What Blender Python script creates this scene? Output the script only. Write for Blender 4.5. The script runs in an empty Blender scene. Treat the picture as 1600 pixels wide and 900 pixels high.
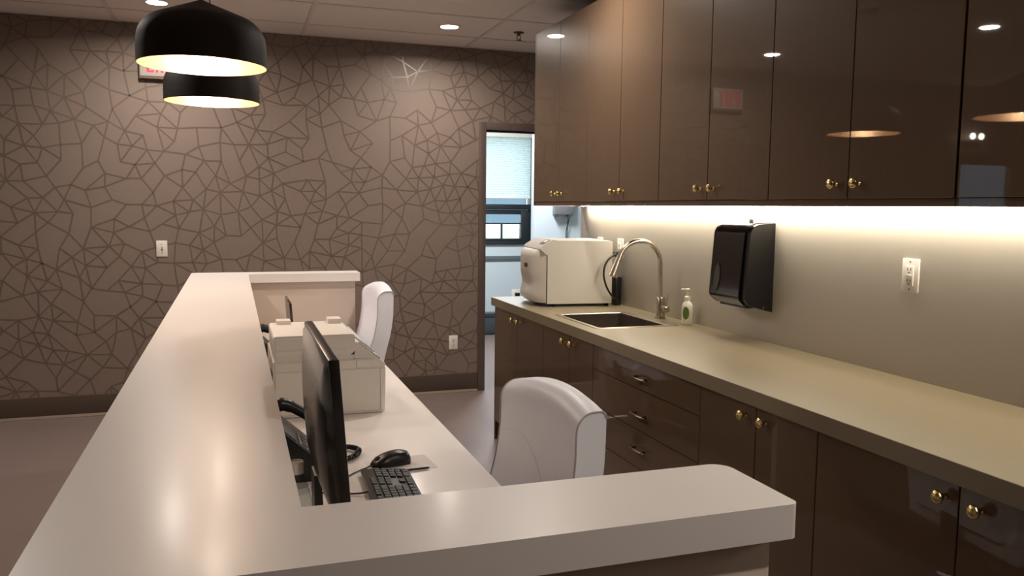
import bpy, bmesh, math, random
from mathutils import Vector, Matrix
random.seed(7)
PI = math.pi
S = bpy.context.scene
COL = S.collection

# ------------------------------------------------------------------ camera, world, exposure
CAM_H = 1.475
cam = bpy.data.objects.new('camera', bpy.data.cameras.new('camera'))
COL.objects.link(cam)
cam.data.sensor_width = 36.0
cam.data.lens = 36.0 * 1271.8 / 1600.0
cam.data.clip_start = 0.05
yaw, pitch, roll = -0.330087, -0.098264, 0.0106995
M = Matrix.Rotation(yaw, 4, 'Z') @ Matrix.Rotation(PI / 2 + pitch, 4, 'X') @ Matrix.Rotation(roll, 4, 'Z')
cam.matrix_world = Matrix.Translation((0, 0, CAM_H)) @ M
S.camera = cam

w = bpy.data.worlds.new('sky'); S.world = w; w.use_nodes = True
bg = w.node_tree.nodes['Background']
bg.inputs['Color'].default_value = (0.88, 0.95, 1.0, 1)
bg.inputs['Strength'].default_value = 3.2

vs = S.view_settings
vs.view_transform = 'Standard'; vs.look = 'None'; vs.gamma = 1.0; vs.use_curve_mapping = False
vs.exposure = 0.25

BACK_W = 71.0       # ceiling panel of the room behind
DOWN_W = 15.0       # each recessed downlight
PEND_W = 6.0        # each pendant bulb
LED_S = 34.0        # under-cabinet strip emission

# ------------------------------------------------------------------ materials
MATS = {}
def srgb(r, g, b):
    f = lambda c: (c / 12.92 if c <= 0.04045 else ((c + 0.055) / 1.055) ** 2.4)
    return (f(r / 255), f(g / 255), f(b / 255))

def nt(name):
    m = bpy.data.materials.new(name); m.use_nodes = True
    t = m.node_tree
    return m, t, t.nodes, t.links, t.nodes['Principled BSDF']

def mat(name, col, rough=0.5, metal=0.0, coat=0.0, coat_r=0.05, var=0.06, nscale=6.0, stretch=(1, 1, 1),
        bump=0.0, bscale=150.0, spec=0.5, sheen=0.0):
    """Principled material with a gentle procedural variation of tone and a fine relief."""
    m, t, N, L, P = nt(name)
    tc = N.new('ShaderNodeTexCoord'); mp = N.new('ShaderNodeMapping'); mp.inputs['Scale'].default_value = stretch
    L.new(tc.outputs['Object'], mp.inputs['Vector'])
    nz = N.new('ShaderNodeTexNoise'); nz.inputs['Scale'].default_value = nscale; nz.inputs['Detail'].default_value = 4
    L.new(mp.outputs['Vector'], nz.inputs['Vector'])
    mx = N.new('ShaderNodeMix'); mx.data_type = 'RGBA'
    mx.inputs[6].default_value = (*[c * (1 - var) for c in col], 1)
    mx.inputs[7].default_value = (*[min(1, c * (1 + var)) for c in col], 1)
    L.new(nz.outputs['Fac'], mx.inputs[0]); L.new(mx.outputs[2], P.inputs['Base Color'])
    P.inputs['Roughness'].default_value = rough; P.inputs['Metallic'].default_value = metal
    P.inputs['Specular IOR Level'].default_value = spec
    P.inputs['Coat Weight'].default_value = coat; P.inputs['Coat Roughness'].default_value = coat_r
    P.inputs['Sheen Weight'].default_value = sheen
    if bump > 0:
        b2 = N.new('ShaderNodeTexNoise'); b2.inputs['Scale'].default_value = bscale
        L.new(tc.outputs['Object'], b2.inputs['Vector'])
        bp = N.new('ShaderNodeBump'); bp.inputs['Strength'].default_value = bump; bp.inputs['Distance'].default_value = 0.002
        L.new(b2.outputs['Fac'], bp.inputs['Height']); L.new(bp.outputs['Normal'], P.inputs['Normal'])
    MATS[name] = m
    return m

def emit(name, col, s):
    m, t, N, L, P = nt(name)
    P.inputs['Base Color'].default_value = (0.8, 0.8, 0.8, 1)
    P.inputs['Emission Color'].default_value = (*col, 1); P.inputs['Emission Strength'].default_value = s
    MATS[name] = m
    return m

WARM = (1.0, 0.76, 0.54)
mat('paint_taupe', srgb(182, 164, 150), 0.55, var=0.03)
mat('backsplash', srgb(180, 173, 162), 0.42, var=0.02, nscale=3)
mat('ceiling_tile', srgb(232, 222, 214), 0.85, var=0.04, nscale=60, bump=0.25, bscale=220)
mat('grid_metal', srgb(216, 206, 198), 0.5, var=0.02)
mat('plenum', srgb(60, 52, 46), 0.9)
mat('floor_vinyl', srgb(128, 112, 107), 0.42, var=0.08, nscale=14, bump=0.06, bscale=60)
mat('baseboard', srgb(84, 70, 60), 0.4, var=0.05)
mat('cove', srgb(132, 116, 104), 0.4, var=0.04)
mat('door_casing', srgb(92, 78, 72), 0.35, var=0.05)
mat('solid_surface', srgb(230, 224, 221), 0.38, var=0.012, nscale=8, coat=0.10, coat_r=0.17)
mat('panel_white', srgb(197, 182, 171), 0.38, var=0.015)
mat('lacquer', srgb(96, 77, 60), 0.4, var=0.09, nscale=4, stretch=(26, 26, 0.8), coat=1.0, coat_r=0.018, spec=0.08)
mat('carcass', srgb(70, 55, 44), 0.5, var=0.05)
mat('laminate', srgb(130, 118, 95), 0.36, var=0.03, nscale=18)
mat('brass', srgb(222, 200, 138), 0.22, metal=1.0, var=0.05)
mat('bronze', srgb(118, 100, 80), 0.3, metal=1.0, var=0.06)
mat('steel', srgb(196, 186, 172), 0.26, metal=1.0, var=0.04, stretch=(1, 1, 20))
mat('basin_dark', srgb(60, 50, 42), 0.34, var=0.05)
mat('sink_steel', srgb(196, 188, 176), 0.28, metal=1.0, var=0.04)
mat('leather', srgb(240, 242, 255), 0.42, var=0.02, nscale=5, bump=0.05, bscale=320, sheen=0.1)
mat('piping', srgb(186, 174, 178), 0.5, var=0.04)
mat('chrome', srgb(205, 205, 208), 0.15, metal=1.0, var=0.02)
mat('black_plastic', srgb(20, 18, 17), 0.32, var=0.08)
mat('black_gloss', srgb(14, 13, 13), 0.16, var=0.05, coat=0.4)
mat('monitor_back', srgb(34, 29, 27), 0.22, var=0.06, coat=0.3, coat_r=0.12)
mat('key_black', srgb(30, 28, 27), 0.5, var=0.06)
mat('grey_plastic', srgb(120, 120, 122), 0.5, var=0.04)
mat('dark_grey', srgb(74, 74, 76), 0.5, var=0.06)
mat('printer_white', srgb(236, 230, 224), 0.42, var=0.012)
mat('seam_dark', srgb(70, 62, 56), 0.6, var=0.05)
mat('autoclave_white', srgb(196, 190, 181), 0.36, var=0.012)
mat('plate_white', srgb(232, 226, 216), 0.35, var=0.012)
mat('soap_white', srgb(236, 236, 220), 0.35, var=0.015)
mat('label_green', srgb(96, 124, 52), 0.5, var=0.15, nscale=40)
mat('pendant_black', srgb(32, 24, 20), 0.62, var=0.05, spec=0.25)
mat('pendant_inner', srgb(240, 206, 168), 0.38, metal=0.75, var=0.02)
mat('sign_white', srgb(178, 168, 160), 0.45, var=0.02)
mat('sign_frame', srgb(118, 104, 94), 0.4, var=0.03)
mat('window_black', srgb(34, 38, 42), 0.4, var=0.06)
mat('cool_wall', srgb(196, 206, 210), 0.6, var=0.02)
mat('cool_rail', srgb(92, 102, 106), 0.5, var=0.04)
mat('heater', srgb(66, 74, 80), 0.35, var=0.05)
mat('paper', srgb(222, 214, 210), 0.7, var=0.02)
mat('grass', srgb(150, 160, 120), 0.9, var=0.3, nscale=3)
mat('shrub', srgb(186, 200, 160), 0.8, var=0.35, nscale=12)
mat('brick_grey', srgb(110, 130, 148), 0.8, var=0.12, nscale=5)
mat('siding_white', srgb(226, 228, 230), 0.7, var=0.03)
emit('lens_glow', (1.0, 0.92, 0.82), 26.0)
emit('bulb_glow', (1.0, 0.86, 0.68), 9.0)
emit('led_glow', (1.0, 0.90, 0.72), LED_S)
emit('panel_glow', (0.86, 0.94, 1.0), 6.0)
emit('exit_red', (1.0, 0.03, 0.09), 0.7)
MATS['exit_red'].node_tree.nodes['Principled BSDF'].inputs['Base Color'].default_value = (0.55, 0.01, 0.03, 1)
emit('lcd', (0.5, 0.42, 0.36), 0.02)

def _glass(name, tint, refl=0.08):
    m, t, N, L, P = nt(name)
    N.remove(P)
    tr = N.new('ShaderNodeBsdfTransparent'); tr.inputs['Color'].default_value = (*tint, 1)
    gl = N.new('ShaderNodeBsdfGlossy'); gl.inputs['Roughness'].default_value = 0.02
    lw = N.new('ShaderNodeLayerWeight'); lw.inputs['Blend'].default_value = 0.5
    pw = N.new('ShaderNodeMath'); pw.operation = 'POWER'; pw.inputs[1].default_value = 4.0
    fr = N.new('ShaderNodeMath'); fr.operation = 'MULTIPLY_ADD'; fr.inputs[1].default_value = 0.6; fr.inputs[2].default_value = 0.04
    L.new(lw.outputs['Facing'], pw.inputs[0]); L.new(pw.outputs[0], fr.inputs[0])
    mx = N.new('ShaderNodeMixShader')
    L.new(fr.outputs[0], mx.inputs[0]); L.new(tr.outputs[0], mx.inputs[1]); L.new(gl.outputs[0], mx.inputs[2])
    L.new(mx.outputs[0], N['Material Output'].inputs['Surface'])
    MATS[name] = m
_glass('glass', (0.93, 0.96, 0.97))
_glass('bottle_plastic', (0.80, 0.82, 0.82))

def _blind():
    m, t, N, L, P = nt('blind_fabric')
    N.remove(P)
    d = N.new('ShaderNodeBsdfDiffuse'); d.inputs['Color'].default_value = (0.78, 0.84, 0.86, 1)
    tl = N.new('ShaderNodeBsdfTranslucent'); tl.inputs['Color'].default_value = (0.70, 0.80, 0.84, 1)
    mx = N.new('ShaderNodeMixShader'); mx.inputs[0].default_value = 0.5
    L.new(d.outputs[0], mx.inputs[1]); L.new(tl.outputs[0], mx.inputs[2])
    L.new(mx.outputs[0], N['Material Output'].inputs['Surface'])
    MATS['blind_fabric'] = m
_blind()

mat('wallpaper', srgb(128, 112, 102), 0.60, var=0.03, nscale=30, bump=0.08, bscale=400, spec=0.5)
mat('wallpaper_line', srgb(106, 91, 81), 0.36, var=0.04, nscale=30, spec=0.6)

# ------------------------------------------------------------------ geometry helpers
class G:
    def __init__(s): s.b = bmesh.new()
    def box(s, x0, x1, y0, y1, z0, z1, bev=0.0, seg=2):
        b = s.b if bev == 0 else bmesh.new()
        vs_ = [b.verts.new((x, y, z)) for x in (x0, x1) for y in (y0, y1) for z in (z0, z1)]
        for f in ((0, 1, 3, 2), (4, 6, 7, 5), (0, 4, 5, 1), (2, 3, 7, 6), (0, 2, 6, 4), (1, 5, 7, 3)):
            b.faces.new([vs_[i] for i in f])
        if bev: 
            bmesh.ops.bevel(b, geom=list(b.edges), offset=bev, segments=seg, profile=0.5, affect='EDGES')
            s._merge(b)
        return s
    def _merge(s, b):
        me = bpy.data.meshes.new('tmp'); b.to_mesh(me); b.free(); s.b.from_mesh(me); bpy.data.meshes.remove(me)
    def tube(s, pts, r, n=10, closed=False, cap=True):
        pts = [Vector(p) for p in pts]; k = len(pts)
        rs = r if isinstance(r, (list, tuple)) else [r] * k
        rings = []; up = None
        for i in range(k):
            if closed: d = (pts[(i + 1) % k] - pts[i - 1])
            else: d = pts[min(i + 1, k - 1)] - pts[max(i - 1, 0)]
            d.normalize()
            if up is None:
                a = Vector((0, 0, 1)) if abs(d.z) < 0.9 else Vector((1, 0, 0))
                up = (a - d * a.dot(d)).normalized()
            else:
                up = (up - d * up.dot(d)).normalized()
            q = d.cross(up)
            rings.append([s.b.verts.new(pts[i] + (up * math.cos(2 * PI * j / n) + q * math.sin(2 * PI * j / n)) * rs[i]) for j in range(n)])
        for i in range(k if closed else k - 1):
            A, B = rings[i], rings[(i + 1) % k]
            for j in range(n): s.b.faces.new((A[j], A[(j + 1) % n], B[(j + 1) % n], B[j]))
        if cap and not closed:
            s.b.faces.new(rings[0][::-1]); s.b.faces.new(rings[-1])
        return s
    def lathe(s, prof, n=32, c=(0, 0, 0), axis='Z', close=False):
        c = Vector(c); rings = []
        for r, z in prof:
            ring = []
            for j in range(n):
                a = 2 * PI * j / n; u, v = r * math.cos(a), r * math.sin(a)
                p = {'Z': (u, v, z), 'X': (z, u, v), 'Y': (u, z, -v)}[axis]
                ring.append(s.b.verts.new(c + Vector(p)))
            rings.append(ring)
        m = len(rings)
        for i in range(m if close else m - 1):
            A, B = rings[i], rings[(i + 1) % m]
            for j in range(n): s.b.faces.new((A[j], A[(j + 1) % n], B[(j + 1) % n], B[j]))
        if not close:
            s.b.faces.new(rings[0][::-1]); s.b.faces.new(rings[-1])
        return s
    def prism(s, poly, axis, a0, a1, bev=0.0, seg=2):
        """poly in the plane of the two other axes (x,y)/(x,z)/(y,z)"""
        b = bmesh.new()
        def P(p, a): return {'Z': (p[0], p[1], a), 'Y': (p[0], a, p[1]), 'X': (a, p[0], p[1])}[axis]
        A = [b.verts.new(P(p, a0)) for p in poly]; B = [b.verts.new(P(p, a1)) for p in poly]
        n = len(poly)
        b.faces.new(A[::-1]); b.faces.new(B)
        for i in range(n): b.faces.new((A[i], A[(i + 1) % n], B[(i + 1) % n], B[i]))
        if bev:
            cap = [e for e in b.edges if abs(e.calc_face_angle(0)) > 0.6]
            bmesh.ops.bevel(b, geom=cap, offset=bev, segments=seg, profile=0.5, affect='EDGES')
        s._merge(b)
        return s
    def grid(s, rows, close_u=False):
        V = [[s.b.verts.new(p) for p in r] for r in rows]
        for i in range(len(V) - 1):
            n = len(V[i])
            for j in range(n if close_u else n - 1):
                s.b.faces.new((V[i][j], V[i][(j + 1) % n], V[i + 1][(j + 1) % n], V[i + 1][j]))
        return V
    def xf(s, m): bmesh.ops.transform(s.b, matrix=m, verts=list(s.b.verts)); return s
    def build(s, name, m, parent=None, off=None, smooth=True, ang=35):
        b = s.b
        bmesh.ops.recalc_face_normals(b, faces=list(b.faces))
        if off is not None: bmesh.ops.translate(b, vec=-Vector(off), verts=list(b.verts))
        me = bpy.data.meshes.new(name); b.to_mesh(me); b.free()
        me.materials.append(MATS[m])
        if smooth:
            me.polygons.foreach_set('use_smooth', [True] * len(me.polygons))
            me.set_sharp_from_angle(angle=math.radians(ang))
        o = bpy.data.objects.new(name, me); COL.objects.link(o)
        if parent: o.parent = parent
        return o

def thing(name, label, cat, loc=(0, 0, 0), rz=0.0, group=None):
    o = bpy.data.objects.new(name, None); COL.objects.link(o); o.empty_display_size = 0.05
    o.location = loc; o.rotation_euler = (0, 0, rz)
    o['label'] = label; o['category'] = cat
    if group: o['group'] = group
    return o
def struct(o, label, cat):
    o['kind'] = 'structure'; o['label'] = label; o['category'] = cat
    return o
def tag(o, label, cat, group=None):
    o['label'] = label; o['category'] = cat
    if group: o['group'] = group
    return o
def rounded(poly, rads, n=6):
    out = []
    k = len(poly)
    for i in range(k):
        p = Vector(poly[i]); a = Vector(poly[i - 1]); c = Vector(poly[(i + 1) % k]); r = rads[i]
        if r <= 0: out.append(tuple(p)); continue
        u = (a - p).normalized(); v = (c - p).normalized()
        ang = u.angle(v); d = r / math.tan(ang / 2)
        cen = p + (u + v).normalized() * (r / math.sin(ang / 2))
        s0 = p + u * d - cen; s1 = p + v * d - cen
        a0 = math.atan2(s0.y, s0.x); a1 = math.atan2(s1.y, s1.x)
        da = (a1 - a0 + PI) % (2 * PI) - PI
        for j in range(n + 1):
            t = a0 + da * j / n
            out.append((cen.x + r * math.cos(t), cen.y + r * math.sin(t)))
    return out
def bez(p0, p1, p2, p3, n=12):
    p0, p1, p2, p3 = map(Vector, (p0, p1, p2, p3))
    return [((1 - t) ** 3) * p0 + 3 * t * (1 - t) ** 2 * p1 + 3 * t * t * (1 - t) * p2 + t ** 3 * p3 for t in [i / n for i in range(n + 1)]]
def catmull(P, n=8):
    P = [Vector(p) for p in P]; out = []
    for i in range(len(P) - 1):
        a = P[max(i - 1, 0)]; b = P[i]; c = P[i + 1]; d = P[min(i + 2, len(P) - 1)]
        for j in range(n):
            t = j / n
            out.append(0.5 * ((2 * b) + (c - a) * t + (2 * a - 5 * b + 4 * c - d) * t * t + (3 * b - a - 3 * c + d) * t ** 3))
    out.append(P[-1]); return out

# ------------------------------------------------------------------ room shell
WY = 6.22           # far wall plane
WX = 2.155          # backsplash plane
CZ = 2.705          # ceiling
KEND = 4.92         # end of backsplash wall
XL, YB = -4.6, -3.6
XR = 3.5

fl = struct(G().box(XL - .2, 5.0, YB - .2, 9.2, -0.12, 0).build('floor', 'floor_vinyl'), 'grey brown vinyl floor running under desk and through the doorway', 'floor')

g = G()
DX0, DX1, DZ = 1.90, 2.86, 2.085
GX0, GX1, GZ = -3.92, -3.08, 2.05
g.box(XL, GX0, WY, WY + .12, 0, CZ + .1).box(GX0, GX1, WY, WY + .12, GZ, CZ + .1).box(GX1, DX0, WY, WY + .12, 0, CZ + .1)
g.box(DX0, DX1, WY, WY + .12, DZ, CZ + .1).box(DX1, XR, WY, WY + .12, 0, CZ + .1)
wf = struct(g.build('wall_far', 'wallpaper'), 'taupe wallpaper wall with a cracked-line mosaic pattern', 'wall')
# printed line pattern: a thinned random triangulation, each line a hair-thin strip on the paper
def wallpaper_lines():
    from mathutils.geometry import delaunay_2d_cdt
    rnd = random.Random(21)
    x0, x1, z0, z1, dmin = XL - .2, XR + .2, -.15, CZ + .25, .090
    cell = dmin / math.sqrt(2); gridp = {}; P = []
    tries = int((x1 - x0) * (z1 - z0) / (dmin * dmin) * 14)
    for _ in range(tries):
        x, z = rnd.uniform(x0, x1), rnd.uniform(z0, z1)
        i, j = int((x - x0) / cell), int((z - z0) / cell)
        if all((x - q[0]) ** 2 + (z - q[1]) ** 2 > dmin * dmin for a in range(i - 2, i + 3) for c in range(j - 2, j + 3) for q in gridp.get((a, c), ())):
            gridp.setdefault((i, j), []).append((x, z)); P.append(Vector((x, z)))
    V, Ed, Fa, *_r = delaunay_2d_cdt(P, [], [], 0, 1e-5)
    V = [Vector(v) for v in V]
    ed = [tuple(e) for e in Ed]
    deg = {}
    for a, c in ed: deg[a] = deg.get(a, 0) + 1; deg[c] = deg.get(c, 0) + 1
    order = sorted(ed, key=lambda e: -((V[e[0]] - V[e[1]]).length + rnd.uniform(0, .11)))
    gone = set(); target = int(len(ed) * .25)
    for e in order:
        if len(gone) >= target: break
        if deg[e[0]] > 3 and deg[e[1]] > 3:
            gone.add(e); deg[e[0]] -= 1; deg[e[1]] -= 1
    g = G(); y = WY - .0006
    for ei, e in enumerate(ed):
        if e in gone: continue
        y = WY - .0004 - (ei % 11) * .00005
        p, q = V[e[0]], V[e[1]]; d = (q - p); L_ = d.length; d.normalize(); n_ = Vector((-d.y, d.x)) * rnd.uniform(.0047, .0062)
        k = max(2, int(L_ / .03)); run = []
        for i in range(k):
            m_ = p + (q - p) * ((i + .5) / k)
            ok = XL < m_.x < XR and .10 < m_.y < CZ - .004
            if DX0 - .05 < m_.x < DX1 + .05 and m_.y < DZ + .05: ok = False
            if GX0 < m_.x < GX1 and m_.y < GZ: ok = False
            run.append(ok)
        i = 0
        while i < k:
            if not run[i]: i += 1; continue
            j = i
            while j < k and run[j]: j += 1
            a_, b_ = p + (q - p) * (i / k), p + (q - p) * (j / k)
            g.b.faces.new([g.b.verts.new((w_.x, y, w_.y)) for w_ in (a_ - n_, b_ - n_, b_ + n_, a_ + n_)])
            i = j
    o = g.build('pattern_lines', 'wallpaper_line', wf, smooth=False)
    o['kind'] = 'stuff'
wallpaper_lines()
struct(G().box(WX, WX + .115, YB, KEND, 0, CZ + .1, 0.003).build('wall_right', 'backsplash'), 'beige backsplash wall lit by strip light under the wall cabinets', 'wall')
struct(G().box(XL - .12, XL, YB, WY + .12, 0, CZ + .1).build('wall_left', 'paint_taupe'), 'plain taupe wall across the waiting area', 'wall')
struct(G().box(XL - .12, WX + .115, YB - .12, YB, 0, CZ + .1).build('wall_back', 'paint_taupe'), 'plain taupe wall behind the reception', 'wall')
g = G().box(XR, XR + .12, 3.4, WY + .12, 0, CZ + .1).box(WX + .115, XR + .12, 3.28, 3.4, 0, CZ + .1)
struct(g.build('wall_passage', 'cool_wall'), 'pale wall of the passage beyond the end of the counter', 'wall')

# baseboards of the patterned wall: tall dark board with a pale cove at its foot
def baseboard(name, x0, x1, label):
    o = struct(G().box(x0, x1, WY - .012, WY + .002, 0.012, .148, .002).build(name, 'baseboard'), label, 'baseboard')
    G().prism([(WY, 0), (WY - .034, 0), (WY - .034, .005), (WY - .016, .018), (WY, .02)], 'X', x0, x1).build('cove_strip', 'cove', o)
baseboard('baseboard_far', GX1, DX0 - .062, 'tall dark brown baseboard along foot of patterned wall')
baseboard('baseboard_entry', XL, GX0, 'short dark baseboard beside the glazed entrance door')

# door casing of the opening
g = G().box(DX0 - .058, DX0, WY - .018, WY + .14, 0, DZ + .058, .003).box(DX0, DX1 + .0, WY - .018, WY + .14, DZ, DZ + .058, .003)
g.box(DX1, DX1 + .058, WY - .018, WY + .14, 0, DZ + .058, .003)
dc = struct(g.build('door_1', 'door_casing'), 'dark taupe casing of open doorway to the room with the window', 'door casing')
G().box(DX0, DX0 + .012, WY + .05, WY + .085, 0, DZ).box(DX0, DX1, WY + .05, WY + .085, DZ - .012, DZ).build('door_stop', 'seam_dark', dc)

# glazed entrance in the far wall, out of frame but mirrored in the gloss doors
d2 = thing('door_2', 'glazed entrance door with dark frame in patterned wall', 'door', (0.5 * (GX0 + GX1), WY + .06, 0)); d2['kind'] = 'structure'
hw = 0.5 * (GX1 - GX0)
G().box(-hw, -hw + .09, -.03, .03, 0, GZ).box(hw - .09, hw, -.03, .03, 0, GZ).box(-hw + .09, hw - .09, -.03, .03, 0, .25).box(-hw + .09, hw - .09, -.03, .03, GZ - .1, GZ).build('door_frame', 'window_black', d2)
G().box(-hw + .08, hw - .08, -.004, .004, .24, GZ - .09).build('pane', 'glass', d2)
G().tube([(hw - .05, -.03, .95), (hw - .05, -.075, .95), (hw - .05, -.075, 1.25), (hw - .05, -.03, 1.25)], .011).build('door_handle', 'steel', d2)

# ceiling: slab, exposed grid and lay-in tiles
ce = struct(G().box(XL - .12, XR + .12, YB - .12, WY + .12, CZ + .05, CZ + .12).build('ceiling', 'plenum'), 'suspended ceiling of pale lay-in tiles in an exposed grid', 'ceiling')
TX, TY = 1.226, 0.615
x0g, y0g = 0.503 - TX * 5, 5.845 - TY * 16
tile_me = {}
for i in range(9):
    for j in range(18):
        xa, xb = max(XL, x0g + i * TX), min(XR, x0g + (i + 1) * TX)
        ya, yb = max(YB, y0g + j * TY), min(WY, y0g + (j + 1) * TY)
        if xb - xa < .05 or yb - ya < .05: continue
        if xa >= WX + .115 and yb < 3.28: continue
        key = (round(xb - xa, 3), round(yb - ya, 3))
        dz = random.choice((0, 0.0006, 0.0012))
        if key not in tile_me:
            W, D = xb - xa - .022, yb - ya - .022
            o = G().box(-W / 2, W / 2, -D / 2, D / 2, 0, .016, .003, 1).build('ceiling_tile', 'ceiling_tile', ce)
            tile_me[key] = o.data
        else:
            o = bpy.data.objects.new('ceiling_tile', tile_me[key]); COL.objects.link(o); o.parent = ce
        o.location = ((xa + xb) / 2, (ya + yb) / 2, CZ + dz)
for i in range(9):
    x = x0g + i * TX
    if XL < x < XR: 
        y_start = YB if x < WX else 3.4
        G().box(x - .012, x + .012, y_start, WY, CZ - .0035, CZ + .03).build('grid_bar', 'grid_metal', ce)
for j in range(18):
    y = y0g + j * TY
    if YB < y < WY: G().box(XL, (XR if y > 3.4 else WX), y - .012, y + .012, CZ - .0028, CZ + .03).build('grid_bar', 'grid_metal', ce)
g = G().box(XL, XR, WY - .02, WY, CZ - .003, CZ + .02); g.build('wall_angle', 'grid_metal', ce)

# ------------------------------------------------------------------ room behind the doorway
BY = 9.0
WX0, WX1, WZ0, WZ1 = 2.2, 3.345, 1.05, 2.345
g = G()
g.box(.9, WX0, BY, BY + .15, 0, 2.8).box(WX1, 5.0, BY, BY + .15, 0, 2.8).box(WX0, WX1, BY, BY + .15, 0, WZ0).box(WX0, WX1, BY, BY + .15, WZ1, 2.8)
wb = struct(g.build('wall_window', 'cool_wall'), 'pale blue grey wall with black window seen through the doorway', 'wall')
struct(G().box(.78, .9, WY + .12, BY + .15, 0, 2.8).build('wall_side', 'cool_wall'), 'pale side wall of the room behind', 'wall')
struct(G().box(4.6, 4.72, WY + .12, BY + .15, 0, 2.8).build('wall_end', 'cool_wall'), 'pale end wall of the room behind', 'wall')
struct(G().box(XR, 4.72, WY, WY + .12, 0, 2.8).build('wall_return', 'cool_wall'), 'pale return wall closing the room behind', 'wall')
struct(G().box(.78, 4.72, WY + .12, BY + .15, 2.7, 2.8).build('ceiling_behind', 'cool_wall'), 'pale ceiling of the room behind', 'ceiling')
struct(G().box(3.058, 4.6, 8.2, 8.32, 0, 2.7, .004).build('wall_partition', 'cool_wall'), 'pale partition end beside the black window', 'wall')
struct(G().box(.9, 3.9, BY - .022, BY, .868, .916, .004).build('trim_1', 'cool_rail'), 'grey chair rail below the black window', 'chair rail')

wn = thing('window_1', 'black framed window with a small lower sash and half lowered blind', 'window', (2.78, BY, WZ0)); wn['kind'] = 'structure'
O = (2.78, BY, WZ0)
F = .028
G().box(WX0, WX0 + .05, BY - F, BY + .1, WZ0, WZ1, .003).box(WX1 - .05, WX1, BY - F, BY + .1, WZ0, WZ1, .003).box(WX0 + .05, WX1 - .05, BY - F, BY + .1, WZ0, WZ0 + .035, .003).box(WX0 + .05, WX1 - .05, BY - F, BY + .1, WZ1 - .05, WZ1, .003).build('window_frame', 'window_black', wn, O)
G().box(WX0 + .05, WX1 - .05, BY - F, BY + .08, 1.452, 1.515, .003).build('transom', 'window_black', wn, O)
sa = G().box(WX0 + .05, WX0 + .14, BY - .01, BY + .06, WZ0 + .035, 1.45, .003).box(3.185, WX1 - .05, BY - .01, BY + .06, WZ0 + .035, 1.45, .003).box(WX0 + .14, 3.185, BY - .01, BY + .06, WZ0 + .035, 1.118, .003).box(WX0 + .14, 3.185, BY - .01, BY + .06, 1.398, 1.45, .003).build('sash_frame', 'window_black', wn, O)
G().box(WX0 + .14, 3.185, BY + .01, BY + .04, 1.284, 1.30).box(2.945, 2.965, BY + .01, BY + .04, 1.118, 1.284).build('glazing_bar', 'window_black', wn, O)
G().box(WX0 + .13, 3.19, BY + .024, BY + .03, 1.11, 1.405).build('pane', 'glass', wn, O)
G().box(WX0 + .05, WX1 - .05, BY + .05, BY + .056, 1.51, WZ1 - .04).build('pane', 'glass', wn, O)

bl = thing('window_blind', 'white pleated blind covering upper part of black window', 'blind', (2.75, BY - .05, 1.55))
O = (2.75, BY - .05, 1.55)
G().box(2.15, 3.40, BY - .085, BY - .03, 2.275, 2.345, .004).build('head_rail', 'plate_white', bl, O)
n = 26; zt, zb = 2.275, 1.60; rows = []
for k in range(2 * n + 1):
    z = zt + (zb - zt) * k / (2 * n)
    y = BY - .045 - (.020 if k % 2 else 0)
    rows.append([(2.22, y, z), (3.275, y, z)])
g = G(); g.grid(rows); g.build('pleated_fabric', 'blind_fabric', bl, O, smooth=False)
G().box(2.22, 3.275, BY - .062, BY - .036, 1.582, 1.604, .003).build('bottom_rail', 'plate_white', bl, O)

ht = thing('baseboard_heater', 'dark grey baseboard heater under the black window', 'heater', (2.5, BY - .04, 0.03))
O = (2.5, BY - .04, 0.03)
G().box(1.2, 3.8, BY - .07, BY, .03, .205, .006).build('housing', 'heater', ht, O)
G().prism([(BY, .215), (BY - .075, .215), (BY - .085, .255), (BY, .265)], 'X', 1.2, 3.8, .003).build('top_hood', 'heater', ht, O)

# small wall unit with hanging cables on partition
wu = thing('wall_unit', 'pale grey box with hanging cables on partition wall', 'electrical box', (3.37, 8.2, 1.40))
O = (3.37, 8.2, 1.40)
G().box(3.26, 3.485, 8.125, 8.2, 1.405, 1.60, .008).build('housing', 'grey_plastic', wu, O)
G().box(3.27, 3.30, 8.13, 8.19, 1.385, 1.408, .003).build('cable_gland', 'dark_grey', wu, O)
G().box(3.42, 3.46, 8.13, 8.19, 1.385, 1.408, .003).build('cable_gland', 'dark_grey', wu, O)
G().tube(catmull([(3.43, 8.16, 1.39), (3.425, 8.165, 1.30), (3.415, 8.18, 1.2), (3.418, 8.185, .9)]), .005, 8).build('cable', 'black_plastic', wu, O)
G().tube(catmull([(3.45, 8.16, 1.39), (3.432, 8.17, 1.30), (3.428, 8.18, 1.2), (3.43, 8.185, .9)]), .004, 8).build('cable', 'black_plastic', wu, O)

# ceiling light of the room behind, above the door head: its walls facing the camera are lit from inside the room
pl = thing('panel_light_offscreen', 'square cool white ceiling panel in the room behind', 'ceiling light', (2.5, 7.5, 2.7))
G().box(-.31, .31, -.31, .31, -.03, 0, .004).build('frame', 'plate_white', pl)
G().box(-.29, .29, -.29, .29, -.034, -.028).build('diffuser_offscreen', 'panel_glow', pl)
la = bpy.data.lights.new('panel_lamp_offscreen', 'AREA'); la.shape = 'SQUARE'; la.size = .56; la.energy = BACK_W; la.color = (.93, .97, 1.0)
lo = bpy.data.objects.new('panel_lamp_offscreen', la); COL.objects.link(lo); lo.parent = pl; lo.location = (0, 0, -.04)

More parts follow.
